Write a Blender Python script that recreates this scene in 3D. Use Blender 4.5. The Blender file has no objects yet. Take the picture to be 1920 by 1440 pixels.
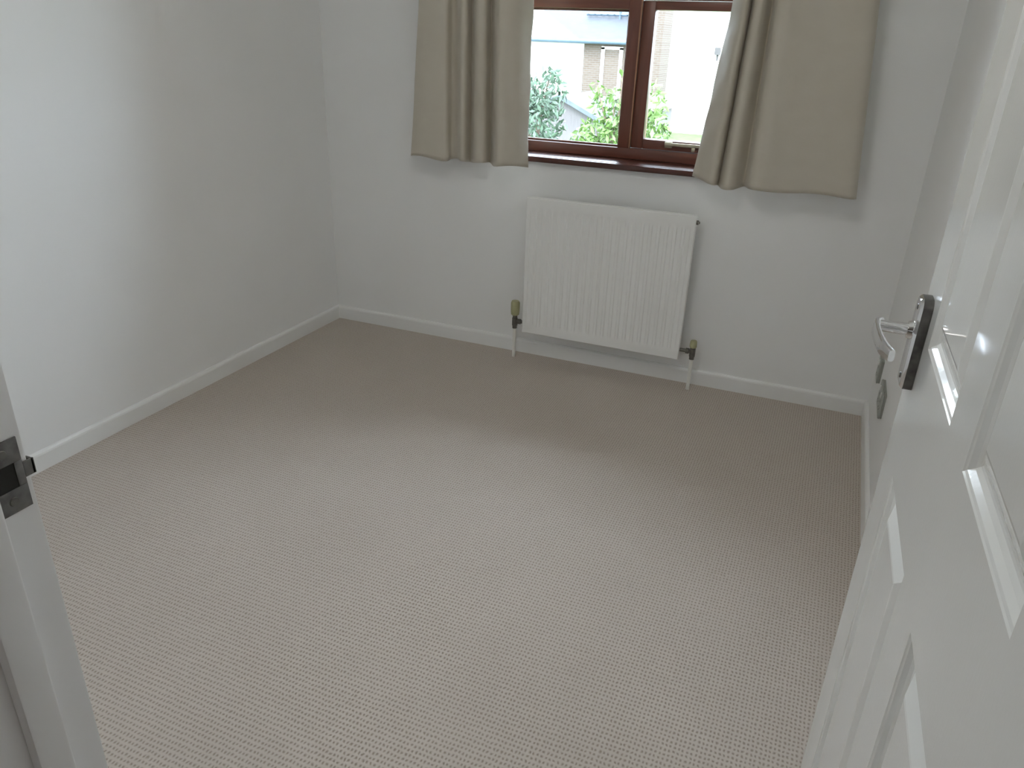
import bpy, bmesh, math, random
from mathutils import Vector, Matrix, noise

random.seed(7)
S = bpy.context.scene
COL = S.collection

# ------------------------------------------------------------------ camera
YAW, PITCH, ROLL, FPX = 0.383, 0.4274, 0.0363, 1434.87
CAM = Vector((2.219, 0.0, 1.343))
fw = Vector((-math.sin(YAW) * math.cos(PITCH), math.cos(YAW) * math.cos(PITCH), -math.sin(PITCH)))
r0 = Vector((math.cos(YAW), math.sin(YAW), 0)); u0 = r0.cross(fw)
rt = math.cos(ROLL) * r0 + math.sin(ROLL) * u0
up = -math.sin(ROLL) * r0 + math.cos(ROLL) * u0
cd = bpy.data.cameras.new('camera'); cam = bpy.data.objects.new('camera', cd); COL.objects.link(cam)
cd.sensor_width = 36.0; cd.lens = FPX * 36.0 / 1920.0; cd.clip_start = 0.02; cd.clip_end = 400
cam.matrix_world = Matrix(((rt.x, up.x, -fw.x, CAM.x), (rt.y, up.y, -fw.y, CAM.y), (rt.z, up.z, -fw.z, CAM.z), (0, 0, 0, 1)))
S.camera = cam

# ------------------------------------------------------------------ world: bright overcast sky
wd = bpy.data.worlds.new('overcast'); S.world = wd; wd.use_nodes = True
bg = wd.node_tree.nodes['Background']
bg.inputs['Color'].default_value = (0.82, 0.935, 1.08, 1)
bg.inputs['Strength'].default_value = 8.3
# hazy sun, behind the house, so that it lights the gardens and the fronts opposite
sl = bpy.data.lights.new('hazy_sun', 'SUN'); sl.energy = 1.6; sl.angle = math.radians(12); sl.color = (1.0, 0.95, 0.87)
so = bpy.data.objects.new('hazy_sun', sl); COL.objects.link(so)
so.rotation_euler = Vector((0.35, 1.0, -1.15)).to_track_quat('-Z', 'Y').to_euler(); so.location = (2, -6, 9)

S.view_settings.view_transform = 'Standard'; S.view_settings.look = 'None'
S.view_settings.gamma = 1.0; S.view_settings.use_curve_mapping = False
S.view_settings.exposure = 0.9
S.cycles.diffuse_bounces = 10; S.cycles.max_bounces = 16; S.cycles.caustics_reflective = False

FILL_LAMP = (1.5, 1.25, 5.6)                # added fill lamp, out of view: x, y, brightness

# ------------------------------------------------------------------ dimensions
W, D, H = 2.503, 3.1006, 2.35           # right wall, window wall, ceiling
YW = 0.353                              # room side of the door wall
JX, HX = 1.651, 2.415                   # door lining, left and right faces
WX0, WX1, WZ0, WZ1 = 0.79, 1.99, 0.866, 2.02   # window opening


def at_y(px, py, Y):
    d = fw + (px - 960) / FPX * rt + (720 - py) / FPX * up
    return CAM + d * ((Y - CAM.y) / d.y)


# ------------------------------------------------------------------ materials
def new_mat(name):
    m = bpy.data.materials.new(name); m.use_nodes = True
    nt = m.node_tree
    return m, nt, nt.nodes['Principled BSDF']


def mat(name, col, rough=0.6, var=0.05, scale=8.0, metal=0.0, spec=0.5, bump=0.0, bscale=120.0, stretch=(1, 1, 1), coat=0.0, dist=0.002):
    m, nt, p = new_mat(name); N = nt.nodes; L = nt.links
    tc = N.new('ShaderNodeTexCoord'); mp = N.new('ShaderNodeMapping'); mp.inputs['Scale'].default_value = stretch
    L.new(tc.outputs['Object'], mp.inputs['Vector'])
    nz = N.new('ShaderNodeTexNoise'); nz.inputs['Scale'].default_value = scale; nz.inputs['Detail'].default_value = 5
    L.new(mp.outputs['Vector'], nz.inputs['Vector'])
    rp = N.new('ShaderNodeValToRGB')
    rp.color_ramp.elements[0].position = 0.3; rp.color_ramp.elements[1].position = 0.7
    rp.color_ramp.elements[0].color = (*[c * (1 - var) for c in col], 1)
    rp.color_ramp.elements[1].color = (*[min(1, c * (1 + var)) for c in col], 1)
    L.new(nz.outputs['Fac'], rp.inputs['Fac']); L.new(rp.outputs['Color'], p.inputs['Base Color'])
    p.inputs['Roughness'].default_value = rough; p.inputs['Metallic'].default_value = metal
    p.inputs['Specular IOR Level'].default_value = spec
    if coat: p.inputs['Coat Weight'].default_value = coat; p.inputs['Coat Roughness'].default_value = 0.06
    if bump:
        n2 = N.new('ShaderNodeTexNoise'); n2.inputs['Scale'].default_value = bscale; n2.inputs['Detail'].default_value = 3
        L.new(mp.outputs['Vector'], n2.inputs['Vector'])
        b = N.new('ShaderNodeBump'); b.inputs['Strength'].default_value = bump; b.inputs['Distance'].default_value = dist
        L.new(n2.outputs['Fac'], b.inputs['Height']); L.new(b.outputs['Normal'], p.inputs['Normal'])
    return m


def carpet_mat():
    m, nt, p = new_mat('loop_pile_carpet'); N = nt.nodes; L = nt.links
    tc = N.new('ShaderNodeTexCoord')
    nz = N.new('ShaderNodeTexNoise'); nz.inputs['Scale'].default_value = 70; nz.inputs['Detail'].default_value = 2
    L.new(tc.outputs['Object'], nz.inputs['Vector'])
    sub = N.new('ShaderNodeVectorMath'); sub.operation = 'SUBTRACT'; sub.inputs[1].default_value = (0.5, 0.5, 0.5)
    L.new(nz.outputs['Color'], sub.inputs[0])
    sc = N.new('ShaderNodeVectorMath'); sc.operation = 'SCALE'; sc.inputs['Scale'].default_value = 0.0075
    L.new(sub.outputs[0], sc.inputs[0])
    ad = N.new('ShaderNodeVectorMath'); ad.operation = 'ADD'
    L.new(tc.outputs['Object'], ad.inputs[0]); L.new(sc.outputs[0], ad.inputs[1])
    sp = N.new('ShaderNodeSeparateXYZ'); L.new(ad.outputs[0], sp.inputs[0])

    def wave(out, pitch):
        a = N.new('ShaderNodeMath'); a.operation = 'MULTIPLY'; a.inputs[1].default_value = 2 * math.pi / pitch; L.new(out, a.inputs[0])
        s = N.new('ShaderNodeMath'); s.operation = 'SINE'; L.new(a.outputs[0], s.inputs[0])
        c = N.new('ShaderNodeMath'); c.operation = 'MULTIPLY_ADD'; c.inputs[1].default_value = 0.5; c.inputs[2].default_value = 0.5; L.new(s.outputs[0], c.inputs[0])
        return c.outputs[0]
    wx = wave(sp.outputs['X'], 0.0088); wy = wave(sp.outputs['Y'], 0.0122)
    mu = N.new('ShaderNodeMath'); mu.operation = 'MULTIPLY'; L.new(wx, mu.inputs[0]); L.new(wy, mu.inputs[1])
    pw = N.new('ShaderNodeMath'); pw.operation = 'POWER'; pw.inputs[1].default_value = 1.3; L.new(mu.outputs[0], pw.inputs[0])
    big = N.new('ShaderNodeTexNoise'); big.inputs['Scale'].default_value = 2.2; big.inputs['Detail'].default_value = 6
    L.new(tc.outputs['Object'], big.inputs['Vector'])
    r1 = N.new('ShaderNodeValToRGB')
    r1.color_ramp.elements[0].position = 0.3; r1.color_ramp.elements[1].position = 0.7
    r1.color_ramp.elements[0].color = (0.52, 0.465, 0.415, 1); r1.color_ramp.elements[1].color = (0.555, 0.497, 0.445, 1)
    L.new(big.outputs['Fac'], r1.inputs['Fac'])
    mx = N.new('ShaderNodeMix'); mx.data_type = 'RGBA'; mx.blend_type = 'MIX'
    L.new(pw.outputs[0], mx.inputs['Factor']); L.new(r1.outputs['Color'], mx.inputs['A'])
    mx.inputs['B'].default_value = (0.31, 0.255, 0.21, 1)
    L.new(mx.outputs['Result'], p.inputs['Base Color'])
    inv = N.new('ShaderNodeMath'); inv.operation = 'SUBTRACT'; inv.inputs[0].default_value = 1.0; L.new(pw.outputs[0], inv.inputs[1])
    b = N.new('ShaderNodeBump'); b.inputs['Strength'].default_value = 0.5; b.inputs['Distance'].default_value = 0.003
    L.new(inv.outputs[0], b.inputs['Height']); L.new(b.outputs['Normal'], p.inputs['Normal'])
    p.inputs['Roughness'].default_value = 0.95; p.inputs['Specular IOR Level'].default_value = 0.15
    p.inputs['Sheen Weight'].default_value = 0.15
    return m


def wood_mat(name, c1, c2, rough, grain=(6, 6, 0.5)):
    m, nt, p = new_mat(name); N = nt.nodes; L = nt.links
    tc = N.new('ShaderNodeTexCoord'); mp = N.new('ShaderNodeMapping'); mp.inputs['Scale'].default_value = grain
    L.new(tc.outputs['Object'], mp.inputs['Vector'])
    nz = N.new('ShaderNodeTexNoise'); nz.inputs['Scale'].default_value = 9; nz.inputs['Detail'].default_value = 6; nz.inputs['Distortion'].default_value = 0.6
    L.new(mp.outputs['Vector'], nz.inputs['Vector'])
    rp = N.new('ShaderNodeValToRGB'); rp.color_ramp.elements[0].position = 0.3; rp.color_ramp.elements[1].position = 0.72
    rp.color_ramp.elements[0].color = (*c1, 1); rp.color_ramp.elements[1].color = (*c2, 1)
    L.new(nz.outputs['Fac'], rp.inputs['Fac']); L.new(rp.outputs['Color'], p.inputs['Base Color'])
    p.inputs['Roughness'].default_value = rough
    return m


def glass_mat():
    m = bpy.data.materials.new('window_glass'); m.use_nodes = True; nt = m.node_tree; N = nt.nodes; L = nt.links
    for n in list(N): N.remove(n)
    o = N.new('ShaderNodeOutputMaterial'); mx = N.new('ShaderNodeMixShader')
    t = N.new('ShaderNodeBsdfTransparent'); t.inputs['Color'].default_value = (0.95, 0.965, 0.96, 1)
    g = N.new('ShaderNodeBsdfGlossy'); g.inputs['Roughness'].default_value = 0.01
    fr = N.new('ShaderNodeFresnel'); fr.inputs['IOR'].default_value = 1.25
    L.new(fr.outputs[0], mx.inputs[0]); L.new(t.outputs[0], mx.inputs[1]); L.new(g.outputs[0], mx.inputs[2]); L.new(mx.outputs[0], o.inputs[0])
    return m


def curtain_mat():
    m, nt, p = new_mat('satin_curtain'); N = nt.nodes; L = nt.links
    tc = N.new('ShaderNodeTexCoord')
    mp = N.new('ShaderNodeMapping'); mp.inputs['Scale'].default_value = (1.0, 1.0, 1.6); L.new(tc.outputs['Object'], mp.inputs['Vector'])
    nz = N.new('ShaderNodeTexNoise'); nz.inputs['Scale'].default_value = 14; nz.inputs['Detail'].default_value = 3; L.new(mp.outputs['Vector'], nz.inputs['Vector'])
    wv = N.new('ShaderNodeTexNoise'); wv.inputs['Scale'].default_value = 260; L.new(tc.outputs['Object'], wv.inputs['Vector'])
    rp = N.new('ShaderNodeValToRGB'); rp.color_ramp.elements[0].color = (0.52, 0.475, 0.40, 1); rp.color_ramp.elements[1].color = (0.57, 0.525, 0.45, 1)
    L.new(nz.outputs['Fac'], rp.inputs['Fac']); L.new(rp.outputs['Color'], p.inputs['Base Color'])
    p.inputs['Roughness'].default_value = 0.5; p.inputs['Sheen Weight'].default_value = 0.25
    p.inputs['Transmission Weight'].default_value = 0.0
    b = N.new('ShaderNodeBump'); b.inputs['Strength'].default_value = 0.35; b.inputs['Distance'].default_value = 0.006
    L.new(nz.outputs['Fac'], b.inputs['Height'])
    b2 = N.new('ShaderNodeBump'); b2.inputs['Strength'].default_value = 0.12; b2.inputs['Distance'].default_value = 0.0006
    L.new(wv.outputs['Fac'], b2.inputs['Height']); L.new(b.outputs['Normal'], b2.inputs['Normal']); L.new(b2.outputs['Normal'], p.inputs['Normal'])
    tr = N.new('ShaderNodeBsdfTranslucent'); tr.inputs['Color'].default_value = (0.55, 0.5, 0.42, 1)
    mx = N.new('ShaderNodeMixShader'); mx.inputs[0].default_value = 0.03
    out = N['Material Output']
    L.new(p.outputs[0], mx.inputs[1]); L.new(tr.outputs[0], mx.inputs[2]); L.new(mx.outputs[0], out.inputs[0])
    return m


def brick_mat(name, c1, c2, mortar):
    m, nt, p = new_mat(name); N = nt.nodes; L = nt.links
    tc = N.new('ShaderNodeTexCoord'); mp = N.new('ShaderNodeMapping'); mp.inputs['Rotation'].default_value = (math.pi / 2, 0, 0)
    L.new(tc.outputs['Object'], mp.inputs['Vector'])
    b = N.new('ShaderNodeTexBrick'); b.inputs['Color1'].default_value = (*c1, 1); b.inputs['Color2'].default_value = (*c2, 1); b.inputs['Mortar'].default_value = (*mortar, 1)
    b.inputs['Scale'].default_value = 1.0; b.inputs['Brick Width'].default_value = 0.225; b.inputs['Row Height'].default_value = 0.075; b.inputs['Mortar Size'].default_value = 0.01
    L.new(mp.outputs['Vector'], b.inputs['Vector']); L.new(b.outputs['Color'], p.inputs['Base Color'])
    p.inputs['Roughness'].default_value = 0.9
    return m


M = dict(
    wall=mat('white_emulsion', (0.81, 0.81, 0.81), 0.75, 0.012, 3, bump=0.06, bscale=160),
    beige=mat('beige_emulsion', (0.36, 0.33, 0.29), 0.8, 0.02, 3),
    grey=mat('satin_grey_plate', (0.36, 0.37, 0.345), 0.4, 0.03, 10, metal=0.2),
    ceil=mat('white_ceiling_paint', (0.83, 0.83, 0.83), 0.85, 0.01, 3),
    carpet=carpet_mat(),
    gloss=mat('white_satin_woodwork', (0.80, 0.80, 0.795), 0.32, 0.012, 5, bump=0.04, bscale=60, stretch=(1, 1, 0.2)),
    door=mat('white_gloss_door_paint', (0.84, 0.85, 0.84), 0.09, 0.01, 5, bump=0.10, bscale=260, stretch=(1, 1, 0.35), coat=0.4, dist=0.0006),
    jamb=mat('white_frame_paint', (0.82, 0.81, 0.81), 0.35, 0.02, 6, bump=0.05, bscale=40),
    mahog=wood_mat('mahogany_stained_wood', (0.135, 0.048, 0.034), (0.20, 0.072, 0.048), 0.32),
    mahogx=wood_mat('mahogany_stained_rail', (0.135, 0.048, 0.034), (0.20, 0.072, 0.048), 0.32, (0.5, 6, 6)),
    board=wood_mat('dark_mahogany_board', (0.050, 0.017, 0.013), (0.10, 0.030, 0.020), 0.24, (0.5, 6, 6)),
    glass=glass_mat(),
    bead=mat('pale_brown_strip', (0.42, 0.22, 0.13), 0.45, 0.1, 20),
    chrome=mat('polished_chrome', (0.80, 0.80, 0.82), 0.07, 0.02, 6, metal=1.0),
    steel=mat('worn_steel_and_rim_reflection', (0.16, 0.155, 0.15), 0.35, 0.35, 60, metal=0.9),
    dark=mat('dark_hole', (0.02, 0.02, 0.018), 0.8, 0.2, 30),
    brass=mat('worn_brass_stay', (0.50, 0.46, 0.34), 0.3, 0.15, 40, metal=0.8),
    rad=mat('white_radiator_enamel', (0.83, 0.83, 0.82), 0.28, 0.008, 5),
    pipe=mat('painted_pipe', (0.78, 0.77, 0.73), 0.4, 0.03, 20),
    nickel=mat('tarnished_valve_metal', (0.17, 0.165, 0.15), 0.4, 0.3, 60, metal=0.7),
    cap=mat('yellowed_plastic_cap', (0.40, 0.39, 0.23), 0.45, 0.10, 40),
    curtain=curtain_mat(),
    tape=mat('white_curtain_tape', (0.75, 0.74, 0.7), 0.8, 0.03, 40),
    plastic=mat('white_plastic', (0.78, 0.78, 0.77), 0.35, 0.01, 10),
    render_=mat('white_render', (0.80, 0.79, 0.76), 0.9, 0.04, 2),
    brick=brick_mat('pale_buff_brick', (0.088, 0.062, 0.048), (0.105, 0.078, 0.062), (0.12, 0.108, 0.098)),
    slate=mat('blue_grey_slate', (0.046, 0.051, 0.062), 0.7, 0.15, 5, stretch=(1, 3, 3)),
    tile=mat('pale_concrete_tile', (0.085, 0.08, 0.08), 0.85, 0.12, 4, stretch=(1, 3, 3)),
    redtile=mat('red_clay_tile', (0.16, 0.06, 0.045), 0.85, 0.15, 5),
    gutter=mat('grey_blue_gutter', (0.06, 0.09, 0.13), 0.5, 0.08, 6),
    upvc=mat('white_window_plastic', (0.82, 0.82, 0.82), 0.4, 0.02, 4),
    farglass=mat('dark_house_glass', (0.07, 0.10, 0.16), 0.12, 0.2, 2),
    shed=mat('grey_weathered_shed_board', (0.115, 0.105, 0.11), 0.9, 0.15, 6, stretch=(6, 6, 0.5)),
    felt=mat('blue_grey_roof_felt', (0.085, 0.10, 0.13), 0.9, 0.15, 6),
    paleroof=mat('pale_sheet_roof', (0.62, 0.62, 0.60), 0.7, 0.06, 6),
    grass=mat('mown_grass', (0.085, 0.125, 0.04), 0.95, 0.3, 3, bump=0.3, bscale=30, dist=0.02),
    leaf_bright=mat('bright_green_leaf', (0.085, 0.15, 0.035), 0.55, 0.35, 6),
    leaf_blue=mat('blue_green_leaf', (0.065, 0.105, 0.07), 0.6, 0.35, 6),
    bark=mat('grey_brown_bark', (0.14, 0.10, 0.075), 0.9, 0.25, 20),
    terracotta=mat('grey_stone_pot', (0.30, 0.29, 0.28), 0.85, 0.1, 20),
)


def fill_lamp_mat(strength):  # emission for the added, unseen fill lamps
    m, nt, p = new_mat('fill_lamp_glow')
    p.inputs['Base Color'].default_value = (0.8, 0.78, 0.74, 1); p.inputs['Emission Color'].default_value = (1.0, 0.965, 0.905, 1)
    p.inputs['Emission Strength'].default_value = strength
    return m


M['opal'] = fill_lamp_mat(FILL_LAMP[2]); M['opal_dim'] = fill_lamp_mat(7.0)


# ------------------------------------------------------------------ helpers
def link(name, me, parent=None, m=None):
    o = bpy.data.objects.new(name, me); COL.objects.link(o)
    if m is not None: me.materials.append(M[m] if isinstance(m, str) else m)
    if parent is not None: o.parent = parent
    return o


def tag(o, label, cat, group=None, kind=None):
    o['label'] = label; o['category'] = cat
    if group: o['group'] = group
    if kind: o['kind'] = kind
    return o


def empty(name, loc=(0, 0, 0), rz=0.0):
    o = bpy.data.objects.new(name, None); COL.objects.link(o)
    o.location = loc; o.rotation_euler = (0, 0, rz); o.empty_display_size = 0.1
    return o


def add_box(bm, x0, x1, y0, y1, z0, z1):
    v = [bm.verts.new(p) for p in ((x0, y0, z0), (x1, y0, z0), (x1, y1, z0), (x0, y1, z0), (x0, y0, z1), (x1, y0, z1), (x1, y1, z1), (x0, y1, z1))]
    for f in ((3, 2, 1, 0), (4, 5, 6, 7), (0, 1, 5, 4), (1, 2, 6, 5), (2, 3, 7, 6), (3, 0, 4, 7)):
        bm.faces.new([v[i] for i in f])


def mesh_of(bm, name, bevel=0.0, seg=2, smooth=False):
    bmesh.ops.recalc_face_normals(bm, faces=bm.faces)
    if bevel > 0:
        es = [e for e in bm.edges if len(e.link_faces) == 2 and e.calc_face_angle(0) > 0.5]
        bmesh.ops.bevel(bm, geom=es, offset=bevel, segments=seg, affect='EDGES', profile=0.5, clamp_overlap=True)
    me = bpy.data.meshes.new(name); bm.to_mesh(me); bm.free()
    if smooth:
        for p in me.polygons: p.use_smooth = True
        if hasattr(me, 'set_sharp_from_angle'): me.set_sharp_from_angle(angle=math.radians(40))
    return me


def box(name, x0, x1, y0, y1, z0, z1, m, parent=None, bevel=0.0, seg=2):
    bm = bmesh.new(); add_box(bm, x0, x1, y0, y1, z0, z1)
    return link(name, mesh_of(bm, name, bevel, seg, bevel > 0), parent, m)


def boxes(name, lst, m, parent=None, bevel=0.0):
    bm = bmesh.new()
    for b in lst: add_box(bm, *b)
    return link(name, mesh_of(bm, name, bevel, 2, bevel > 0), parent, m)


def add_tube(bm, pts, rad, seg=12, cap=True):
    pts = [Vector(p) for p in pts]; rings = []
    rads = rad if isinstance(rad, (list, tuple)) else [rad] * len(pts)
    ref = None
    for i, p in enumerate(pts):
        t = (pts[min(i + 1, len(pts) - 1)] - pts[max(i - 1, 0)]).normalized()
        if ref is None: ref = Vector((0, 0, 1)) if abs(t.z) < 0.9 else Vector((1, 0, 0))
        a = t.cross(ref).normalized(); b = t.cross(a).normalized(); ref = -b if b.dot(ref) < 0 else b
        a = t.cross(ref).normalized()
        rings.append([bm.verts.new(p + rads[i] * (math.cos(2 * math.pi * k / seg) * a + math.sin(2 * math.pi * k / seg) * ref)) for k in range(seg)])
    for i in range(len(rings) - 1):
        for k in range(seg):
            bm.faces.new((rings[i][k], rings[i][(k + 1) % seg], rings[i + 1][(k + 1) % seg], rings[i + 1][k]))
    if cap: bm.faces.new(rings[0][::-1]); bm.faces.new(rings[-1])


def tube(name, pts, rad, m, parent=None, seg=12):
    bm = bmesh.new(); add_tube(bm, pts, rad, seg)
    return link(name, mesh_of(bm, name, 0, 1, True), parent, m)


def prism(name, poly, y0, y1, m, parent=None, bevel=0.0):
    """polygon in x,z, extruded along y"""
    bm = bmesh.new()
    a = [bm.verts.new((x, y0, z)) for x, z in poly]; b = [bm.verts.new((x, y1, z)) for x, z in poly]
    n = len(poly); bm.faces.new(a); bm.faces.new(b[::-1])
    for i in range(n): bm.faces.new((a[i], a[(i + 1) % n], b[(i + 1) % n], b[i]))
    return link(name, mesh_of(bm, name, bevel), parent, m)


# ================================================================== ROOM SHELL
T = 0.28
tag(box('floor', -0.02, W + 0.02, YW - 0.05, D + 0.02, -0.2, 0, 'carpet'), 'beige woven loop-pile carpet covering the bedroom floor', 'floor', kind='structure')
tag(box('ceiling', -0.3, W + 0.3, -2.0, D + T, H, H + 0.2, 'ceil'), 'plain white painted ceiling of the bedroom', 'ceiling', kind='structure')
tag(box('wall_left', -0.2, 0, -2.0, D + T, -0.2, H, 'wall'), 'plain white painted wall left of the window', 'wall', kind='structure')
tag(box('wall_right', W, W + 0.2, -2.0, D + T, -0.2, H, 'wall'), 'plain white painted wall behind the open door', 'wall', kind='structure')
tag(boxes('wall_back', [(0, WX0, D, D + T, -0.2, H), (WX1, W, D, D + T, -0.2, H), (WX0, WX1, D, D + T, -0.2, WZ0), (WX0, WX1, D, D + T, WZ1, H)], 'wall'),
    'white painted wall with the window and the radiator', 'wall', kind='structure')
FY = YW - 0.115                          # landing side of the door wall
tag(boxes('wall_front', [(0, JX - 0.03, FY, YW, -0.2, H), (HX + 0.03, W, FY, YW, -0.2, H), (JX - 0.03, HX + 0.03, FY, YW, 2.03, H)], 'wall'),
    'white painted wall around the doorway', 'wall', kind='structure')
tag(box('wall_landing', 0, W, -1.6, -1.4, -0.2, H, 'beige'), 'muted beige wall of the landing outside the doorway', 'wall', kind='structure')
tag(box('floor_landing', 0, W, -1.4, YW - 0.05, -0.2, 0, 'carpet'), 'beige carpet of the landing outside the doorway', 'floor', kind='structure')


def baseboard(name, a, b, nrm, label, h=0.066, t=0.013):
    """profiled board from a to b, front face towards nrm"""
    a = Vector((*a, 0)); b = Vector((*b, 0)); n = Vector((*nrm, 0))
    prof = [(0, 0), (t, 0), (t, h - 0.012), (t - 0.0015, h - 0.006), (t * 0.55, h - 0.001), (t * 0.4, h), (0, h)]
    bm = bmesh.new()
    A = [bm.verts.new(a + n * p[0] + Vector((0, 0, p[1]))) for p in prof]
    B = [bm.verts.new(b + n * p[0] + Vector((0, 0, p[1]))) for p in prof]
    k = len(prof); bm.faces.new(A); bm.faces.new(B[::-1])
    for i in range(k): bm.faces.new((A[i], A[(i + 1) % k], B[(i + 1) % k], B[i]))
    o = link(name, mesh_of(bm, name), None, 'gloss')
    return tag(o, label, 'baseboard', kind='structure')


baseboard('baseboard_back', (0, D), (W, D), (0, -1), 'low white skirting board running behind the radiator pipes')
baseboard('baseboard_left', (0, YW), (0, D), (1, 0), 'low white skirting board along the plain wall without window or door')
baseboard('baseboard_right', (W, YW), (W, D), (-1, 0), 'low white skirting board beneath the sockets, behind the open door')
baseboard('baseboard_front', (0, YW), (JX - 0.082, YW), (0, 1), 'low white skirting board beside the doorway')

# two fill lamps added out of view to brighten room and jamb
lm = empty('fill_lamp', (FILL_LAMP[0], FILL_LAMP[1], H)); tag(lm, 'added unseen fill lamp, round glowing dome on the bedroom ceiling', 'fill lamp')
l2 = empty('fill_lamp', (2.0, -0.45, H)); tag(l2, 'added unseen fill lamp, small dim dome on the landing ceiling', 'fill lamp')
for root, k, m_ in ((lm, 1.6, 'opal'), (l2, 0.7, 'opal_dim')):
    tube('base', [(0, 0, 0), (0, 0, -0.025 * k)], [0.17 * k, 0.165 * k], 'plastic', root, 32)
    bm = bmesh.new()
    add_tube(bm, [(0, 0, z * k) for z in (-0.025, -0.045, -0.07, -0.09, -0.10, -0.103)], [r * k for r in (0.150, 0.155, 0.140, 0.105, 0.06, 0.01)], 32)
    link('fill_dome', mesh_of(bm, 'fill_dome', 0, 1, True), root, m_)

# ================================================================== DOOR LINING
tr = empty('trim_1', (JX, YW, 0)); tag(tr, 'white painted door lining with stop and metal strike plate', 'door frame', kind='structure')
o0 = Vector((JX, YW, 0))


def lbox(name, x0, x1, y0, y1, z0, z1, m, parent, bevel=0.0):
    return box(name, x0 - o0.x, x1 - o0.x, y0 - o0.y, y1 - o0.y, z0, z1, m, parent, bevel)


lbox('jamb_post', JX - 0.03, JX, FY, YW, 0, 2.03, 'jamb', tr, 0.002)
lbox('jamb_post', HX, HX + 0.03, FY, YW, 0, 2.03, 'jamb', tr, 0.002)
lbox('head', JX, HX, FY, YW, 2.0, 2.03, 'jamb', tr, 0.002)
lbox('door_stop', JX, JX + 0.013, 0.287, 0.317, 0, 2.0, 'jamb', tr, 0.0025)
lbox('door_stop', HX - 0.013, HX, 0.287, 0.317, 0, 2.0, 'jamb', tr, 0.0025)
lbox('door_stop', JX + 0.013, HX - 0.013, 0.287, 0.317, 1.987, 2.0, 'jamb', tr, 0.0025)
lbox('architrave', JX - 0.082, JX - 0.022, YW, YW + 0.012, 0, 2.10, 'jamb', tr, 0.003)
lbox('architrave', HX + 0.022, HX + 0.082, YW, YW + 0.012, 0, 2.10, 'jamb', tr, 0.003)
lbox('architrave', JX - 0.022, HX + 0.022, YW, YW + 0.012, 2.05, 2.10, 'jamb', tr, 0.003)
# strike plate let into the rebate: frame of metal round a latch hole, lip past the edge, two screws
zc = 1.006; py0, py1 = 0.3185, 0.3475
sp = boxes('strike_plate', [(0, 0.0016, py0 - YW, py1 - YW, zc + 0.011, zc + 0.032), (0, 0.0016, py0 - YW, py1 - YW, zc - 0.032, zc - 0.011),
                            (0, 0.0016, py0 - YW, py0 + 0.003 - YW, zc - 0.011, zc + 0.011), (0, 0.0016, py1 - 0.007 - YW, py1 - YW, zc - 0.011, zc + 0.011),
                            (0, 0.0016, py1 - YW, 0.004, zc - 0.006, zc + 0.008), (-0.006, 0.0016, 0.0012, 0.0035, zc - 0.006, zc + 0.008)], 'steel', tr, 0.0004)
sp['label'] = 'worn dark steel strike plate'
bm = bmesh.new(); add_box(bm, 0.0002, 0.0009, py0 + 0.003 - YW, py1 - 0.007 - YW, zc - 0.011, zc + 0.011)
link('latch_hole', mesh_of(bm, 'latch_hole'), sp, 'dark')
for dz in (0.0215, -0.0215):
    bm = bmesh.new(); add_tube(bm, [(0.001, (py0 + py1) / 2 - YW, zc + dz), (0.0026, (py0 + py1) / 2 - YW, zc + dz)], [0.0045, 0.0036], 14)
    sc_ = link('screw', mesh_of(bm, 'screw', 0, 1, True), sp, 'nickel')

# ================================================================== DOOR
DA = math.radians(1.2); DW, DT, DH = 0.762, 0.035, 1.981
dx, dy = 2.361 + DW * math.sin(DA), 1.124 - DW * math.cos(DA)
door = empty('door_1', (dx, dy, 0.008), DA)
tag(door, 'glossy white six-panel door standing open with chrome lever handle', 'door', kind='structure')
# local: leaf from y=0 (hinge) to y=DW (leading edge), visible face x=0, other face x=DT
cols = [(DW - 0.3335, DW - 0.108), (DW - 0.654, DW - 0.4285)]
rows = [(0.215, 0.815), (0.998, 1.565), (1.665, 1.865)]
ys = sorted([0, DW] + [c for a in cols for c in a]); zs = sorted([0, DH] + [c for a in rows for c in a])
bm = bmesh.new()
for i in range(len(ys) - 1):
    for j in range(len(zs) - 1):
        if any(abs(ys[i] - c[0]) < 1e-6 for c in cols) and any(abs(zs[j] - r[0]) < 1e-6 for r in rows): continue
        add_box(bm, 0, DT, ys[i], ys[i + 1], zs[j], zs[j + 1])
bmesh.ops.remove_doubles(bm, verts=bm.verts, dist=1e-5)
seen = {}
for f in list(bm.faces):
    seen.setdefault(tuple(sorted(v.index for v in f.verts)), []).append(f)
bm.verts.index_update()
seen = {}
for f in list(bm.faces): seen.setdefault(tuple(sorted(v.index for v in f.verts)), []).append(f)
bmesh.ops.delete(bm, geom=[f for g in seen.values() if len(g) > 1 for f in g], context='FACES_ONLY')
bmesh.ops.dissolve_limit(bm, angle_limit=0.01, verts=bm.verts, edges=bm.edges)
leaf = link('leaf', mesh_of(bm, 'leaf'), door, 'door')
prof = [(0.0, 0.0), (0.002, 0.0012), (0.005, 0.0022), (0.010, 0.0065), (0.015, 0.0092), (0.018, 0.0098), (0.021, 0.0098), (0.026, 0.0080), (0.042, 0.0016), (0.045, 0.0010)]   # inset, depth
pcache = {}
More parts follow.
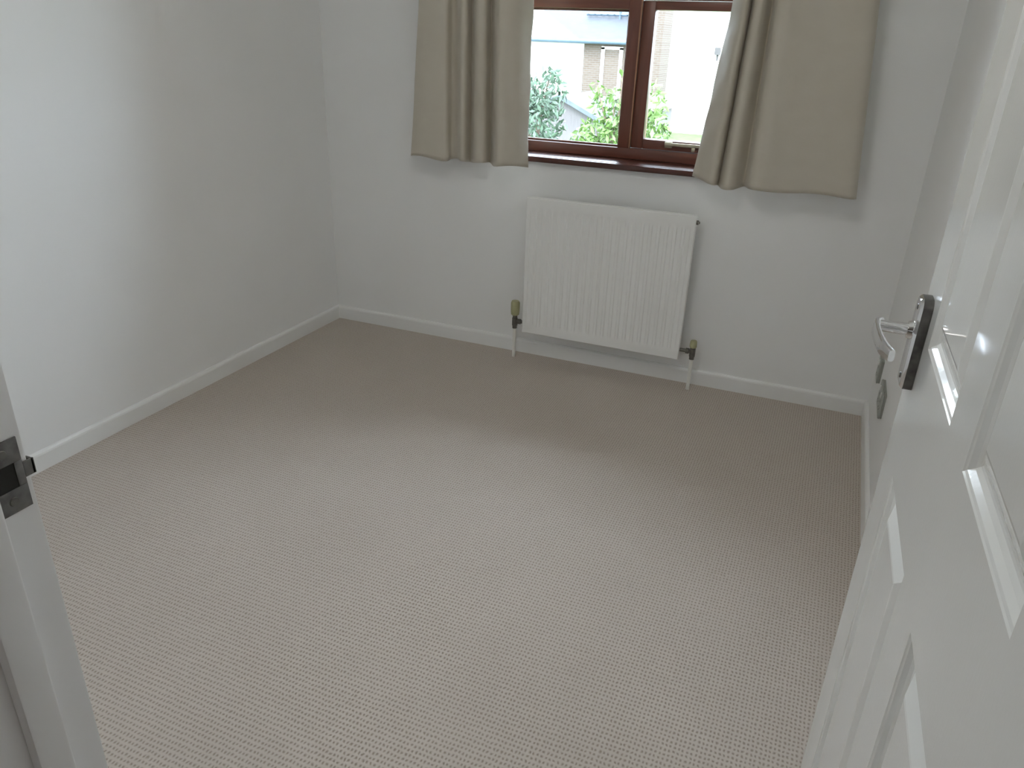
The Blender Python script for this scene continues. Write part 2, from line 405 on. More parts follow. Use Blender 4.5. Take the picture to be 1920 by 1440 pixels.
for c in cols:
    for r in rows:
        w, h = c[1] - c[0], r[1] - r[0]
        key = (round(w, 4), round(h, 4))
        if key not in pcache:
            bm = bmesh.new()
            for side in (0, 1):
                loops = []
                for ins, dep in prof:
                    x = dep if side == 0 else DT - dep
                    loops.append([bm.verts.new(p) for p in ((x, ins, ins), (x, w - ins, ins), (x, w - ins, h - ins), (x, ins, h - ins))])
                for a, b in zip(loops, loops[1:]):
                    for k in range(4): bm.faces.new((a[k], a[(k + 1) % 4], b[(k + 1) % 4], b[k]))
                bm.faces.new(loops[-1])
                if side == 0: first = loops[0]
                else:
                    for k in range(4): bm.faces.new((first[k], first[(k + 1) % 4], loops[0][(k + 1) % 4], loops[0][k]))
            pcache[key] = mesh_of(bm, 'panel'); pcache[key].materials.append(M['door'])
        p = link('panel', pcache[key], door); p.location = (0, c[0], r[0])
# lever handle (both faces), local z about 0.99
hy, hz = DW - 0.050, 0.990


def handle(sgn, x0):
    bp = empty('handle'); bp.parent = door; bp.location = (x0, hy, hz)
    bp['label'] = 'polished chrome lever handle on a rounded backplate'
    bm = bmesh.new(); pts = []
    hw, zt, zb, r = 0.0235, 0.058, -0.065, 0.014
    for cx_, cz_, a0 in ((hw - r, zt - r, 0), (-hw + r, zt - r, 90), (-hw + r, zb + r * 0.5, 180), (hw - r, zb + r * 0.5, 270)):
        rr_ = r if a0 < 180 else r * 0.5
        ox = (hw - rr_) * (1 if cx_ > 0 else -1)
        for k in range(6):
            a = math.radians(a0 + 90 * k / 5); pts.append((ox + rr_ * math.cos(a), cz_ + rr_ * math.sin(a)))
    base = [bm.verts.new((0, y, z)) for y, z in pts]; mid = [bm.verts.new((sgn * 0.0115, y, z)) for y, z in pts]
    top = [bm.verts.new((sgn * 0.0150, y * 0.84, z * 0.95)) for y, z in pts]
    n = len(pts)
    for A, B in ((base, mid), (mid, top)):
        for i in range(n): bm.faces.new((A[i], A[(i + 1) % n], B[(i + 1) % n], B[i]))
    bm.faces.new(top); bm.faces.new(base[::-1])
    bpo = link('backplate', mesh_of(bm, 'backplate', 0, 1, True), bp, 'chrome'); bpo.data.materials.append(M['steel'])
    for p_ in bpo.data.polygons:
        if len(p_.vertices) == 4 and max(abs(bpo.data.vertices[v].co.x) for v in p_.vertices) < 0.0120: p_.material_index = 1      # dark reflection painted on the rim of the chrome plate
    bm = bmesh.new()
    add_tube(bm, [(sgn * 0.0145, 0, 0.012), (sgn * 0.0205, 0, 0.012)], [0.0125, 0.011], 20)
    add_tube(bm, [(sgn * 0.0205, 0, 0.012), (sgn * 0.056, 0, 0.012)], [0.008, 0.0075], 16)
    link('collar', mesh_of(bm, 'collar', 0, 1, True), bp, 'chrome')
    bm = bmesh.new()
    path = [(0.052, 0.010), (0.057, 0.002), (0.059, -0.015), (0.058, -0.04), (0.056, -0.062), (0.053, -0.080), (0.049, -0.095), (0.044, -0.106)]
    rings = []
    for i, (x, y) in enumerate(path):
        a = Vector(path[max(i - 1, 0)]); b = Vector(path[min(i + 1, len(path) - 1)]); t = (b - a).normalized(); nx = Vector((t.y, -t.x))
        hh = [0.0085, 0.0095, 0.010, 0.010, 0.010, 0.0095, 0.009, 0.0075][i]; th = 0.0042
        z0 = 0.012 - 0.03 * max(0, -y)
        ring = []
        for k in range(12):
            an = 2 * math.pi * k / 12; ca, sa = math.cos(an), math.sin(an)
            q = Vector((x, y)) + nx * th * math.copysign(abs(ca) ** 0.6, ca)
            ring.append(bm.verts.new((sgn * q.x, q.y, z0 + hh * math.copysign(abs(sa) ** 0.6, sa))))
        rings.append(ring)
    for A, B in zip(rings, rings[1:]):
        for k in range(12): bm.faces.new((A[k], A[(k + 1) % 12], B[(k + 1) % 12], B[k]))
    bm.faces.new(rings[0]); bm.faces.new(rings[-1])
    link('lever', mesh_of(bm, 'lever', 0, 1, True), bp, 'chrome')
    for zz in (0.044, -0.052):
        bm = bmesh.new(); add_tube(bm, [(sgn * 0.0145, 0, zz), (sgn * 0.0160, 0, zz)], [0.0045, 0.0032], 12)
        link('screw', mesh_of(bm, 'screw', 0, 1, True), bp, 'steel')


handle(-1, 0.0); handle(1, DT)
box('latch_plate', 0.006, 0.029, DW - 0.0005, DW + 0.001, 0.96, 1.02, 'steel', door)
for z in (0.2, 1.0, 1.78):
    tube('hinge', [(DT + 0.004, -0.004, z - 0.038), (DT + 0.004, -0.004, z + 0.038)], 0.0055, 'chrome', door, 10)

# ================================================================== WINDOW
win = empty('window_1', ((WX0 + WX1) / 2, D, 0)); wl = win.location.copy()
tag(win, 'mahogany-stained wooden window with fixed pane, side-hung casement and dark sill board', 'window', kind='structure')


def wbox(name, x0, x1, y0, y1, z0, z1, m, parent=None, bevel=0.002):
    return box(name, x0 - wl.x, x1 - wl.x, y0 - wl.y, y1 - wl.y, z0, z1, m, parent or win, bevel)


FI, FO = D + 0.145, D + 0.215            # inner and outer face of the frame
SZ = 0.888                               # top of the window board
wbox('frame_post', WX0, WX0 + 0.05, FI, FO, SZ, WZ1, 'mahog')
wbox('frame_post', WX1 - 0.05, WX1, FI, FO, SZ, WZ1, 'mahog')
wbox('mullion', 1.348, 1.398, FI, FO, SZ + 0.042, WZ1 - 0.05, 'mahog')
wbox('bottom_rail', WX0 + 0.05, WX1 - 0.05, FI, FO, SZ, SZ + 0.042, 'mahogx')
wbox('head_rail', WX0 + 0.05, WX1 - 0.05, FI, FO, WZ1 - 0.05, WZ1, 'mahogx')
wbox('transom', WX0 + 0.05, 1.348, FI, FO, 1.450, 1.515, 'mahogx')
wbox('transom', 1.398, WX1 - 0.05, FI, FO, 1.485, 1.535, 'mahogx')
GY = D + 0.178
wbox('pane', WX0 + 0.05, 1.348, GY, GY + 0.004, SZ + 0.042, 1.450, 'glass', None, 0)
wbox('pane', WX0 + 0.05, 1.348, GY, GY + 0.004, 1.515, WZ1 - 0.05, 'glass', None, 0)
wbox('pane', 1.398, WX1 - 0.05, GY, GY + 0.004, 1.535, WZ1 - 0.05, 'glass', None, 0)
boxes('glazing_bead', [(a - wl.x, b - wl.x, 0.168, 0.178, c, d) for a, b, c, d in
      ((WX0 + 0.05, 1.348, SZ + 0.042, SZ + 0.050), (WX0 + 0.05, 1.348, 1.442, 1.450), (1.340, 1.348, SZ + 0.05, 1.442), (WX0 + 0.05, WX0 + 0.058, SZ + 0.05, 1.442))], 'mahog', win, 0.001)
# casement sash, set a little back in its rebate
sash = empty('casement'); sash.parent = win
sx0, sx1, sz0, sz1 = 1.4005, WX1 - 0.052, SZ + 0.0445, 1.4825
SI, SO = D + 0.157, D + 0.205


def sbox(name, x0, x1, z0, z1, m='mahog', y0=SI, y1=SO, bevel=0.003):
    return box(name, x0 - wl.x, x1 - wl.x, y0 - wl.y, y1 - wl.y, z0, z1, m, sash, bevel)


sbox('sash_stile', sx0, sx0 + 0.050, sz0, sz1); sbox('sash_stile', sx1 - 0.050, sx1, sz0, sz1)
sbox('sash_rail', sx0 + 0.050, sx1 - 0.050, sz0, sz0 + 0.038, 'mahogx'); sbox('sash_rail', sx0 + 0.050, sx1 - 0.050, sz1 - 0.032, sz1, 'mahogx')
sbox('sash_pane', sx0 + 0.050, sx1 - 0.050, sz0 + 0.038, sz1 - 0.032, 'glass', GY + 0.004, GY + 0.008, 0)
# pale orange-brown edge of the mullion rebate
wbox('rebate_edge', 1.3955, 1.400, FI - 0.0015, FI + 0.010, SZ + 0.042, 1.485, 'bead', None, 0.0008)
# casement stay lying along the bottom rail of the sash
st = sbox('stay', 1.545, 1.80, sz0 + 0.020, sz0 + 0.033, 'brass', SI - 0.014, SI - 0.009, 0.0015)
box('stay_pivot', 1.545 - wl.x, 1.575 - wl.x, SI - 0.010 - wl.y, SI + 0.001 - wl.y, sz0 + 0.012, sz0 + 0.036, 'brass', sash, 0.002)
box('stay_pin', 1.655 - wl.x, 1.670 - wl.x, SI - 0.013 - wl.y, SI + 0.001 - wl.y, sz0 + 0.004, sz0 + 0.020, 'brass', sash, 0.002)
# dark window board with rounded nosing, and the outer cill
bm = bmesh.new(); add_box(bm, WX0 - 0.06 - wl.x, WX1 + 0.06 - wl.x, -0.030, 0.0, 0.866, SZ); add_box(bm, WX0 - wl.x, WX1 - wl.x, 0.0, 0.145, 0.866, SZ)
wb = link('window_board', mesh_of(bm, 'window_board', 0.003, 3, True), win, 'board')
wb['label'] = 'dark glossy mahogany window board'
wbox('outer_cill', WX0 - 0.03, WX1 + 0.03, FO, D + T + 0.05, 0.84, SZ + 0.02, 'upvc', None, 0.004)

# ================================================================== CURTAINS
RAILZ = 2.12
CD = D - 0.072                           # mean plane of the curtains


def smooth_interp(kn, n):
    """kn list of tuples, Catmull-Rom resample to n"""
    out = []; m = len(kn)
    d = [0.0]
    for i in range(1, m): d.append(d[-1] + math.hypot(kn[i][0] - kn[i - 1][0], (kn[i][1] - kn[i - 1][1])))
    for k in range(n):
        s = d[-1] * k / (n - 1); i = 0
        while i < m - 2 and s > d[i + 1]: i += 1
        t = (s - d[i]) / max(1e-9, d[i + 1] - d[i])
        p0, p1, p2, p3 = kn[max(i - 1, 0)], kn[i], kn[i + 1], kn[min(i + 2, m - 1)]
        out.append(tuple(0.5 * (2 * b + (c - a) * t + (2 * a - 5 * b + 4 * c - e) * t * t + (3 * b - a - 3 * c + e) * t ** 3) for a, b, c, e in zip(p0, p1, p2, p3)))
    return out


def curtain(label, knots, zref, hem, flip):
    """knots: (x at hem, x at zref, depth towards room)"""
    nu, nv = 150, 70
    prof = smooth_interp([(a, d * 1.0, b) for a, b, d in knots], nu)
    bm = bmesh.new(); grid = []
    seed = 3.1 if flip else 11.7
    for j in range(nv + 1):
        v = j / nv; row = []
        for i, (xb, dep, xt) in enumerate(prof):
            u = i / (nu - 1)
            zb = hem(u)
            z = zb + (RAILZ - zb) * v
            k = (z - 0.85) / (zref - 0.85)
            kk = k if k < 1 else 1 + (k - 1) * 0.55
            x = xb + (xt - xb) * kk
            top = max(0, (z - 1.75) / 0.37)
            dd = dep * (1 - 0.35 * top) + 0.012 * top * math.sin(u * 60)
            wob = 0.004 * noise.noise(Vector((x * 6, z * 3.5, seed)))
            edge = max(0, 1 - (1 - u if not flip else u) / 0.28)      # crumpled leading edge by the glass
            wob += edge * 0.014 * noise.noise(Vector((x * 18, z * 12, seed + 5)))
            dx_ = edge * 0.006 * noise.noise(Vector((1.7, z * 9, seed + 9)))
            row.append(bm.verts.new((x + dx_, CD - dd - wob, z)))
        grid.append(row)
    for j in range(nv):
        for i in range(nu - 1): bm.faces.new((grid[j][i], grid[j][i + 1], grid[j + 1][i + 1], grid[j + 1][i]))
    x0, x1 = prof[0][2], prof[-1][2]
    o = link('curtain', mesh_of(bm, 'curtain'), None, 'curtain')
    for p in o.data.polygons: p.use_smooth = True
    sm = o.modifiers.new('thickness', 'SOLIDIFY'); sm.thickness = 0.0025; sm.offset = 0
    tag(o, label, 'curtain', 'curtains at the window')
    return o


def kx(px, py, depth): return at_y(px, py, CD - depth).x


LK = [(771, 786, .022), (785, 800, .036), (812, 822, .040), (836, 838, .036), (846, 848, -.004), (857, 858, .000), (864, 866, .044), (872, 876, .036), (882, 886, -.020), (889, 894, .034), (899, 902, .046), (909, 912, .034), (920, 922, -.024), (929, 935, .054), (938, 945, .062), (952, 960, .048), (970, 978, .022), (990, 1000, -.024)]
RK = [(1295, 1376, -.018), (1309, 1384, .016), (1326, 1396, .050), (1338, 1404, .044), (1345, 1411, -.008), (1353, 1417, .036), (1364, 1428, .046), (1375, 1436, .030), (1393, 1450, -.022), (1405, 1460, .044), (1425, 1480, .058), (1465, 1512, .046), (1510, 1550, .038), (1550, 1585, .042), (1585, 1622, .048), (1602, 1642, .040), (1609, 1651, .018)]
L_ = [(kx(a, 300, d), kx(b, 0, d), d) for a, b, d in LK]
R_ = [(kx(a, 355, d), kx(b, 0, d), d) for a, b, d in RK]
ZREF = 1.465
curtain('short grey-beige satin curtain on the side of the fixed pane', L_, ZREF, lambda u: 0.852 + 0.006 * math.sin(u * 23) - 0.004 * u, False)
curtain('wide grey-beige satin curtain flaring over the casement, towards the door', R_, ZREF, lambda u: 0.858 + 0.016 * max(0, 1 - u / 0.15) - 0.010 * math.exp(-((u - 0.35) / 0.15) ** 2) + 0.004 * math.sin(u * 17), True)
rail = empty('curtain_rail', (1.39, D, RAILZ + 0.03)); tag(rail, 'white curtain rail above the window on small wall brackets', 'curtain rail')
boxes('track', [(-0.93, 0.93, -0.105, -0.085, -0.012, 0.012)], 'plastic', rail, 0.003)
for x in (-0.8, 0, 0.8): boxes('bracket', [(x - 0.012, x + 0.012, -0.085, 0.0, -0.008, 0.008), (x - 0.012, x + 0.012, -0.004, 0, -0.03, 0.03)], 'plastic', rail)

# ================================================================== RADIATOR
RX0, RX1, RZ0, RZ1 = 1.043, 1.750, 0.129, 0.729
RF = D - 0.090
rad = empty('radiator', ((RX0 + RX1) / 2, RF, 0)); rl = rad.location.copy()
tag(rad, 'white fluted single-panel radiator fixed to the wall beneath the window', 'radiator')
w, h = RX1 - RX0, RZ1 - RZ0
nfl = 21; pitch = (w - 0.024) / nfl
us = []
xs_ = [-w / 2, -w / 2 + 0.003]
for i in range(nfl):
    c = -w / 2 + 0.012 + pitch * i
    for f in (0.0, 0.14, 0.26, 0.5, 0.74, 0.86): xs_.append(c + pitch * f)
xs_ += [w / 2 - 0.012, w / 2 - 0.003, w / 2]
zz_ = [0, 0.003, 0.030, 0.036, 0.044, 0.052, 0.2, 0.4, h - 0.056, h - 0.048, h - 0.040, h - 0.034, h - 0.003, h]


def dep(x, z):
    e = 0.0
    if min(x + w / 2, w / 2 - x) < 0.001 or min(z, h - z) < 0.001: e = 0.003
    q = ((x + w / 2 - 0.012) / pitch)
    if q < 0 or q > nfl: return e
    f = q - math.floor(q + 1e-6)
    s = 1.0 if 0.24 < f < 0.76 else 0.0       # pressed channel
    g = min(1, max(0, (z - 0.030) / 0.022), max(0, (h - 0.034 - z) / 0.022))
    return e + 0.0042 * s * g


bm = bmesh.new(); G = []
for z in zz_: G.append([bm.verts.new((x, dep(x, z), RZ0 + z)) for x in xs_])
for j in range(len(zz_) - 1):
    for i in range(len(xs_) - 1): bm.faces.new((G[j][i], G[j][i + 1], G[j + 1][i + 1], G[j + 1][i]))
# sides and back
bd = 0.020
loop = G[0] + [G[j][-1] for j in range(1, len(zz_))] + G[-1][-2::-1] + [G[j][0] for j in range(len(zz_) - 2, 0, -1)]
bl = [bm.verts.new((v.co.x, bd, v.co.z)) for v in loop]
for i in range(len(loop)): bm.faces.new((loop[i], loop[(i + 1) % len(loop)], bl[(i + 1) % len(loop)], bl[i]))
bm.faces.new(bl)
link('front_panel', mesh_of(bm, 'front_panel', 0, 1, True), rad, 'rad')
# convector fins behind, wall brackets, top seam, bleed plug
fb = []
for i in range(42):
    x = -w / 2 + 0.05 + i * (w - 0.1) / 41; fb.append((x - 0.0006, x + 0.0006, bd, bd + 0.022, RZ0 + 0.06, RZ1 - 0.06))
f = boxes('convector_fins', fb, 'rad', rad)
for x in (-w / 2 + 0.11, w / 2 - 0.11): boxes('bracket', [(x - 0.015, x + 0.015, 0.0855, 0.0895, RZ0 + 0.05, RZ1 - 0.05), (x - 0.015, x + 0.015, bd, 0.0855, RZ0 + 0.06, RZ0 + 0.066), (x - 0.015, x + 0.015, bd, 0.0855, RZ1 - 0.07, RZ1 - 0.064)], 'rad', rad)
boxes('top_seam', [(-w / 2 + 0.004, w / 2 - 0.004, 0.007, 0.011, RZ1 - 0.001, RZ1 + 0.004)], 'rad', rad, 0.001)
bm = bmesh.new(); add_tube(bm, [(w / 2 - 0.001, 0.012, RZ1 - 0.025), (w / 2 + 0.008, 0.012, RZ1 - 0.025)], 0.009, 8); add_tube(bm, [(w / 2 + 0.008, 0.012, RZ1 - 0.025), (w / 2 + 0.013, 0.012, RZ1 - 0.025)], 0.005, 8)
link('bleed_valve', mesh_of(bm, 'bleed_valve', 0, 1, True), rad, 'nickel')


def valve(sx, xv, tall):
    v = empty('valve'); v.parent = rad; v.location = (xv - rl.x, 0.014, 0)
    v['label'] = 'tarnished radiator valve with yellowed cap'
    zc_ = 0.172
    bm = bmesh.new()
    add_tube(bm, [(0, 0, 0.138), (0, 0, 0.150), (0, 0, 0.151), (0, 0, 0.186), (0, 0, 0.187), (0, 0, 0.200)], [0.0105, 0.0105, 0.0125, 0.0125, 0.0105, 0.0105], 10)
    add_tube(bm, [(0, 0, zc_), (sx * 0.014, 0, zc_), (sx * 0.015, 0, zc_), (sx * 0.028, 0, zc_), (sx * 0.029, 0, zc_), (sx * (abs(xv - (RX0 if sx > 0 else RX1)) + 0.002), 0, zc_)], [0.009, 0.009, 0.0125, 0.0125, 0.008, 0.008], 8)
    link('valve_body', mesh_of(bm, 'valve_body', 0, 1, True), v, 'nickel')
    bm = bmesh.new()
    if tall:
        add_tube(bm, [(0, 0, 0.199), (0, 0, 0.204), (0, 0, 0.222), (0, 0, 0.258), (0, 0, 0.266)], [0.013, 0.0185, 0.020, 0.020, 0.0165], 16)
    else:
        add_tube(bm, [(0, 0, 0.190), (0, 0, 0.194), (0, 0, 0.216), (0, 0, 0.221)], [0.012, 0.0150, 0.0140, 0.0115], 14)
    link('cap', mesh_of(bm, 'cap', 0, 1, True), v, 'cap')
    tube('pipe', [(0, 0, 0.0), (0, 0, 0.145)], 0.0075, 'pipe', v, 12)


valve(1, 1.003, True); valve(-1, 1.803, False)

# ================================================================== SOCKETS on the right wall
def socket(y0, y1, z0, z1, label, gangs):
    s = empty('wall_socket', (W, (y0 + y1) / 2, (z0 + z1) / 2)); tag(s, label, 'socket', 'sockets behind the door')
    hy_, hz_ = (y1 - y0) / 2, (z1 - z0) / 2
    box('back_box', -0.006, 0, -hy_ + 0.001, hy_ - 0.001, -hz_ + 0.001, hz_ - 0.001, 'grey', s, 0.002)
    box('faceplate', -0.013, -0.006, -hy_, hy_, -hz_, hz_, 'grey', s, 0.003)
    for g in range(gangs):
        c = (g - (gangs - 1) / 2) * 0.066
        box('switch', -0.0160, -0.013, c - 0.006, c + 0.006, 0.016, 0.034, 'plastic', s, 0.001)
        boxes('pin_hole', [(-0.0133, -0.0128, c - 0.003, c + 0.003, 0.001, 0.010), (-0.0133, -0.0128, c - 0.015, c - 0.008, -0.022, -0.017), (-0.0133, -0.0128, c + 0.008, c + 0.015, -0.022, -0.017)], 'dark', s)


socket(2.858, 2.944, 0.236, 0.322, 'single grey flat-plate socket near the corner of the window wall', 1)
socket(2.545, 2.691, 0.236, 0.322, 'double grey flat-plate socket, the one nearer the open door', 2)

# ================================================================== OUTSIDE
GZ = -2.6
box_ = box('ground', -60, 60, D + T + 0.6, 120, GZ - 0.3, GZ, 'grass'); tag(box_, 'green lawn of the gardens outside the window', 'lawn', kind='structure')
tag(box('wall_outside', -1.5, 5.0, D + T + 0.05, D + T + 0.06, GZ, 0.8, 'brick'), 'outer brick face of the house under the window', 'wall', kind='structure')

# --- rendered house opposite, brick end bay
HY = 30.0
ha = empty('house', (-10, HY, GZ)); tag(ha, 'white rendered house with buff brick end bay, slate roof and tall chimney', 'house')


def hb(name, x0, x1, y0, y1, z0, z1, m, parent=None): return box(name, x0 + 10, x1 + 10, y0 - HY, y1 - HY, z0 - GZ, z1 - GZ, m, parent or ha)


hb('wall', -17, -7.45, HY, HY + 4.4, GZ, 1.25, 'render_')
hb('brick_wall', -7.45, -5.3, HY + 0.02, HY + 4.4, GZ, 1.25, 'brick')


def quad(name, pts, m, parent, th=0.08, off=Vector((0, 0, 0))):
    bm = bmesh.new(); P = [Vector(p) - off for p in pts]; n = (P[1] - P[0]).cross(P[2] - P[0]).normalized()
    a = [bm.verts.new(p) for p in P]; b = [bm.verts.new(p - n * th) for p in P]; k = len(P)
    bm.faces.new(a); bm.faces.new(b[::-1])
    for i in range(k): bm.faces.new((a[i], a[(i + 1) % k], b[(i + 1) % k], b[i]))
    return link(name, mesh_of(bm, name), parent, m)


off = Vector((-10, HY, GZ))
quad('roof', [(-17.2, HY - 0.25, 1.25), (-5.2, HY - 0.25, 1.25), (-5.2, HY + 2.3, 3.0), (-17.2, HY + 2.3, 3.0)], 'slate', ha, 0.1, off)
quad('roof', [(-5.2, HY + 4.7, 1.25), (-17.2, HY + 4.7, 1.25), (-17.2, HY + 2.3, 3.0), (-5.2, HY + 2.3, 3.0)], 'slate', ha, 0.1, off)
g = tube('gutter', [(-17.2 + 10, -0.33, 1.23 - GZ), (-5.25 + 10, -0.33, 1.23 - GZ)], 0.085, 'gutter', ha, 10)
# front gable of the rendered part
pr = prism('gable', [(-17 + 10, 1.28 - GZ), (-7.9 + 10, 1.28 - GZ), (-12.4 + 10, 3.5 - GZ)], -0.22, 2.2, 'render_', ha)
quad('gable_roof', [(-7.6, HY - 0.32, 1.30), (-7.6, HY + 2.4, 1.30), (-12.4, HY + 2.4, 3.68), (-12.4, HY - 0.32, 3.68)], 'tile', ha, 0.07, off)
quad('bargeboard', [(-7.6, HY - 0.36, 1.16), (-7.6, HY - 0.36, 1.33), (-12.4, HY - 0.36, 3.71), (-12.4, HY - 0.36, 3.50)], 'upvc', ha, 0.03, off)
# brick bay window with white frame, chimney stack at the end
for x0, x1 in ((-6.75, -6.62), (-6.05, -5.93)): hb('window_jamb', x0, x1, HY - 0.05, HY + 0.02, -1.2, 1.05, 'upvc')
hb('window_head', -6.75, -5.93, HY - 0.05, HY + 0.02, 0.98, 1.08, 'upvc')
hb('window_pane', -6.62, -6.05, HY - 0.02, HY + 0.019, -1.2, 0.98, 'brick')
hb('chimney', -5.3, -4.5, HY - 0.05, HY + 1.4, GZ, 4.2, 'brick')
hb('chimney_cap', -5.36, -4.44, HY - 0.11, HY + 1.46, 4.2, 4.35, 'tile')
for x0, x1 in ((-8.9, -8.0), (-11.0, -9.9)):
    wf = hb('window_frame', x0, x1, HY - 0.04, HY, -0.3, 0.8, 'upvc'); hb('window_glass', x0 + 0.08, x1 - 0.08, HY - 0.045, HY - 0.04, -0.22, 0.72, 'upvc')
# aerial on the roof
ae = empty('aerial'); ae.parent = ha; ae.location = (3.6, 0.9, 2.05 - GZ); ae['label'] = 'thin rooftop television aerial on a pole'
tube('pole', [(0, 0, -0.3), (0, 0, 0.7)], 0.045, 'gutter', ae, 8)
tube('boom', [(-1.3, 0, 0.12), (0.5, 0, 0.12)], 0.05, 'gutter', ae, 8)
for k in range(7): tube('element', [(-1.2 + 0.25 * k, -0.25, 0.12), (-1.2 + 0.25 * k, 0.25, 0.12)], 0.015, 'gutter', ae, 6)

# --- far house with red roof behind the brick bay
fh = empty('red_roof_house', (-9.6, 46, GZ)); tag(fh, 'distant pale house with a red tiled roof behind the aerial', 'house')
box('wall', -3.2, 1.2, 0, 5, 0, 4.3, 'render_', fh)
quad('roof', [(-3.5, -0.3, 4.3), (1.5, -0.3, 4.3), (1.5, 2.5, 5.5), (-3.5, 2.5, 5.5)], 'redtile', fh, 0.1)
quad('roof', [(1.5, 5.3, 4.3), (-3.5, 5.3, 4.3), (-3.5, 2.5, 5.5), (1.5, 2.5, 5.5)], 'redtile', fh, 0.1)
box('window_pane', -0.2, 0.6, -0.03, 0, 3.4, 4.1, 'farglass', fh)

# --- white house on the right
WY = 38.0
wh = empty('white_house', (-2.0, WY, GZ)); tag(wh, 'plain bright white rendered house beyond the lawn, behind the casement', 'house')
box('wall', -6, 8, 0, 6, 0, 5.4, 'render_', wh)
quad('roof', [(-6.3, -0.4, 5.4), (8.3, -0.4, 5.4), (8.3, 3, 7.6), (-6.3, 3, 7.6)], 'slate', wh, 0.1)
quad('roof', [(8.3, 6.4, 5.4), (-6.3, 6.4, 5.4), (-6.3, 3, 7.6), (8.3, 3, 7.6)], 'slate', wh, 0.1)
for x0, z0 in ((-2.65, 1.75), (-0.2, 1.75), (2.4, 1.75)):
    box('window_frame', x0, x0 + 0.95, -0.05, 0, z0, z0 + 0.9, 'upvc', wh)
wall_lamp = boxes('porch_lamp', [(-1.85, -1.62, -0.25, 0, 3.45, 3.75), (-1.76, -1.70, -0.1, 0, 3.2, 3.45)], 'tile', wh)
tube('downpipe', [(-1.45, -0.06, 0), (-1.45, -0.06, 5.3)], 0.04, 'upvc', wh, 8)
p = empty('plant_pot', (-3.15, WY - 0.7, GZ)); tag(p, 'grey garden pot with a tall clipped plant against the white house', 'plant pot')
tube('pot', [(0, 0, 0), (0, 0, 0.05), (0, 0, 0.35)], [0.12, 0.14, 0.2], 'terracotta', p, 12)
tube('plant', [(0, 0, 0.3), (0, 0, 0.6), (0, 0, 1.05)], [0.16, 0.2, 0.04], 'leaf_blue', p, 9)
p = empty('planter', (-2.4, WY - 0.7, GZ)); tag(p, 'low grey planter trough standing on the lawn by the white house', 'planter')
box('trough', -0.45, 0.45, -0.15, 0.15, 0, 0.3, 'terracotta', p, 0.02)
for k in range(5): tube('plant', [(-0.34 + 0.17 * k, 0, 0.25), (-0.34 + 0.17 * k, 0, 0.42), (-0.34 + 0.17 * k, 0, 0.58)], [0.08, 0.1, 0.02], 'leaf_blue', p, 8)


# --- garden sheds
def shed(name, cx_, y, half, zpk, slope, depth, label, roofm, wallm):
    s = empty(name, (cx_, y, GZ)); tag(s, label, 'shed', 'garden sheds')
    ze = zpk - half * slope
    bm = bmesh.new(); n = 12
    prism('wall', [(-half, 0), (half, 0), (half, ze - GZ - 0.04), (0, zpk - GZ - 0.04), (-half, ze - GZ - 0.04)], 0, depth, wallm, s)
    bm.free()
    for sg in (-1, 1):
        a, b = (sg * (half + 0.15), ze - 0.15 * slope - GZ), (0, zpk - GZ)
        pts = [(a[0], -0.15, a[1]), (a[0], depth + 0.15, a[1]), (b[0], depth + 0.15, b[1]), (b[0], -0.15, b[1])]
        if sg > 0: pts = pts
        else: pts = pts[::-1]
        quad('roof', pts, roofm, s, 0.06)
    for sg in (-1, 1):
        a = (sg * (half + 0.12), ze - GZ - 0.10 - 0.12 * slope); b = (0, zpk - GZ - 0.06)
        bm = bmesh.new(); A = Vector((a[0], -0.16, a[1])); B = Vector((b[0], -0.16, b[1]))
        vs = [A, B, B + Vector((0, 0, 0.10)), A + Vector((0, 0, 0.10))]
        f1 = [bm.verts.new(v) for v in vs]; f2 = [bm.verts.new(v + Vector((0, 0.03, 0))) for v in vs]
        bm.faces.new(f1); bm.faces.new(f2[::-1])
        for i in range(4): bm.faces.new((f1[i], f1[(i + 1) % 4], f2[(i + 1) % 4], f2[i]))
        link('bargeboard', mesh_of(bm, 'bargeboard'), s, roofm)
    return s


shed('garden_shed', -4.06, 18.0, 1.25, 0.10, 0.43, 2.4, 'grey boarded garden shed with dark felt roof beside the bluish tree', 'felt', 'shed')
shed('garden_shed', -3.45, 21.5, 0.85, 0.0, 0.33, 2.2, 'garden shed with pale sheet roof behind the bright green tree', 'paleroof', 'shed')


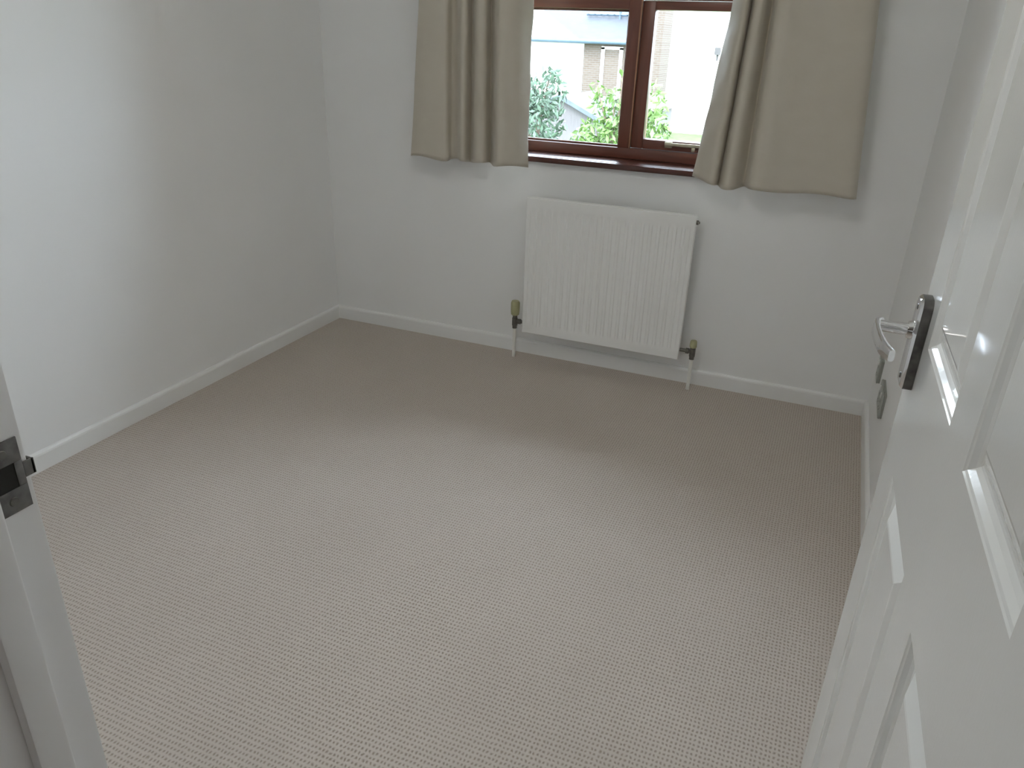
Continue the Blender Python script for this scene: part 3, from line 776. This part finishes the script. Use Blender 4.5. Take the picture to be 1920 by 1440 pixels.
# --- trees and shrubs
def leaves(name, blobs, n, size, m, parent, seed):
    rnd = random.Random(seed); bm = bmesh.new()
    tot = sum(b[3] * b[4] * b[5] for b in blobs)
    for (cx_, cy_, cz_, rx, ry, rz) in blobs:
        for _ in range(int(n * rx * ry * rz / tot) + 1):
            while True:
                p = Vector((rnd.uniform(-1, 1), rnd.uniform(-1, 1), rnd.uniform(-1, 1)))
                if 0.25 < p.length < 1: break
            c = Vector((cx_ + p.x * rx, cy_ + p.y * ry, cz_ + p.z * rz))
            s = size * rnd.uniform(0.6, 1.3)
            a = Vector((rnd.gauss(0, 1), rnd.gauss(0, 1), rnd.gauss(0, 0.7))).normalized(); b = a.orthogonal().normalized()
            b = (Matrix.Rotation(rnd.uniform(0, 6.28), 3, a) @ b); cr = a.cross(b)
            v = [bm.verts.new(q) for q in (c - b * s, c + cr * s * 0.38 + a * s * .08, c + b * s, c - cr * s * 0.38 + a * s * .08)]
            bm.faces.new(v)
    return link(name, mesh_of(bm, name), parent, m)


def tree(name, x, y, label, blobs, n, size, m, seed, top):
    t = empty(name, (x, y, GZ)); tag(t, label, 'tree')
    leaves('foliage', blobs, n, size, m, t, seed)
    bm = bmesh.new(); rnd = random.Random(seed)
    add_tube(bm, [(0, 0, 0), (0.03, 0, 0.8), (0, 0.02, top * 0.75)], [0.07, 0.055, 0.025], 8)
    for b in blobs:
        add_tube(bm, [(0, 0, max(0.4, b[2] - 0.9)), (b[0] * 0.6, b[1] * 0.6, b[2] - 0.3), (b[0], b[1], b[2] + b[5] * 0.6)], [0.03, 0.018, 0.006], 6)
    link('branches', mesh_of(bm, 'branches', 0, 1, True), t, 'bark')
    return t


# bright shrub seen behind the mullion, from left pane into the casement
tree('leafy_tree', -1.30, 13.0, 'bright green leafy tree seen on both sides of the mullion',
     [(-0.35, 0, 2.15, .48, .5, .62), (0.1, 0.1, 2.35, .50, .5, .68), (0.55, 0, 2.25, .40, .45, .72), (-0.1, 0, 2.85, .34, .3, .34), (-0.40, 0, 3.08, .16, .15, .24), (0.02, 0, 3.3, .12, .12, .22), (0.55, 0, 2.95, .26, .2, .42), (0.1, 0.1, 1.4, .8, .6, .7)],
     3600, 0.075, 'leaf_bright', 5, 3.0)
tree('leafy_tree', -2.95, 13.6, 'bluish green tree beside the curtain on the fixed-pane side',
     [(0.0, 0, 2.5, .55, .5, .55), (0.1, 0, 3.0, .42, .4, .40), (0.22, 0, 3.3, .2, .2, .25), (-0.5, 0, 2.9, .5, .4, .5), (0.0, 0.1, 1.5, .8, .6, .8)],
     3000, 0.075, 'leaf_blue', 9, 3.0)
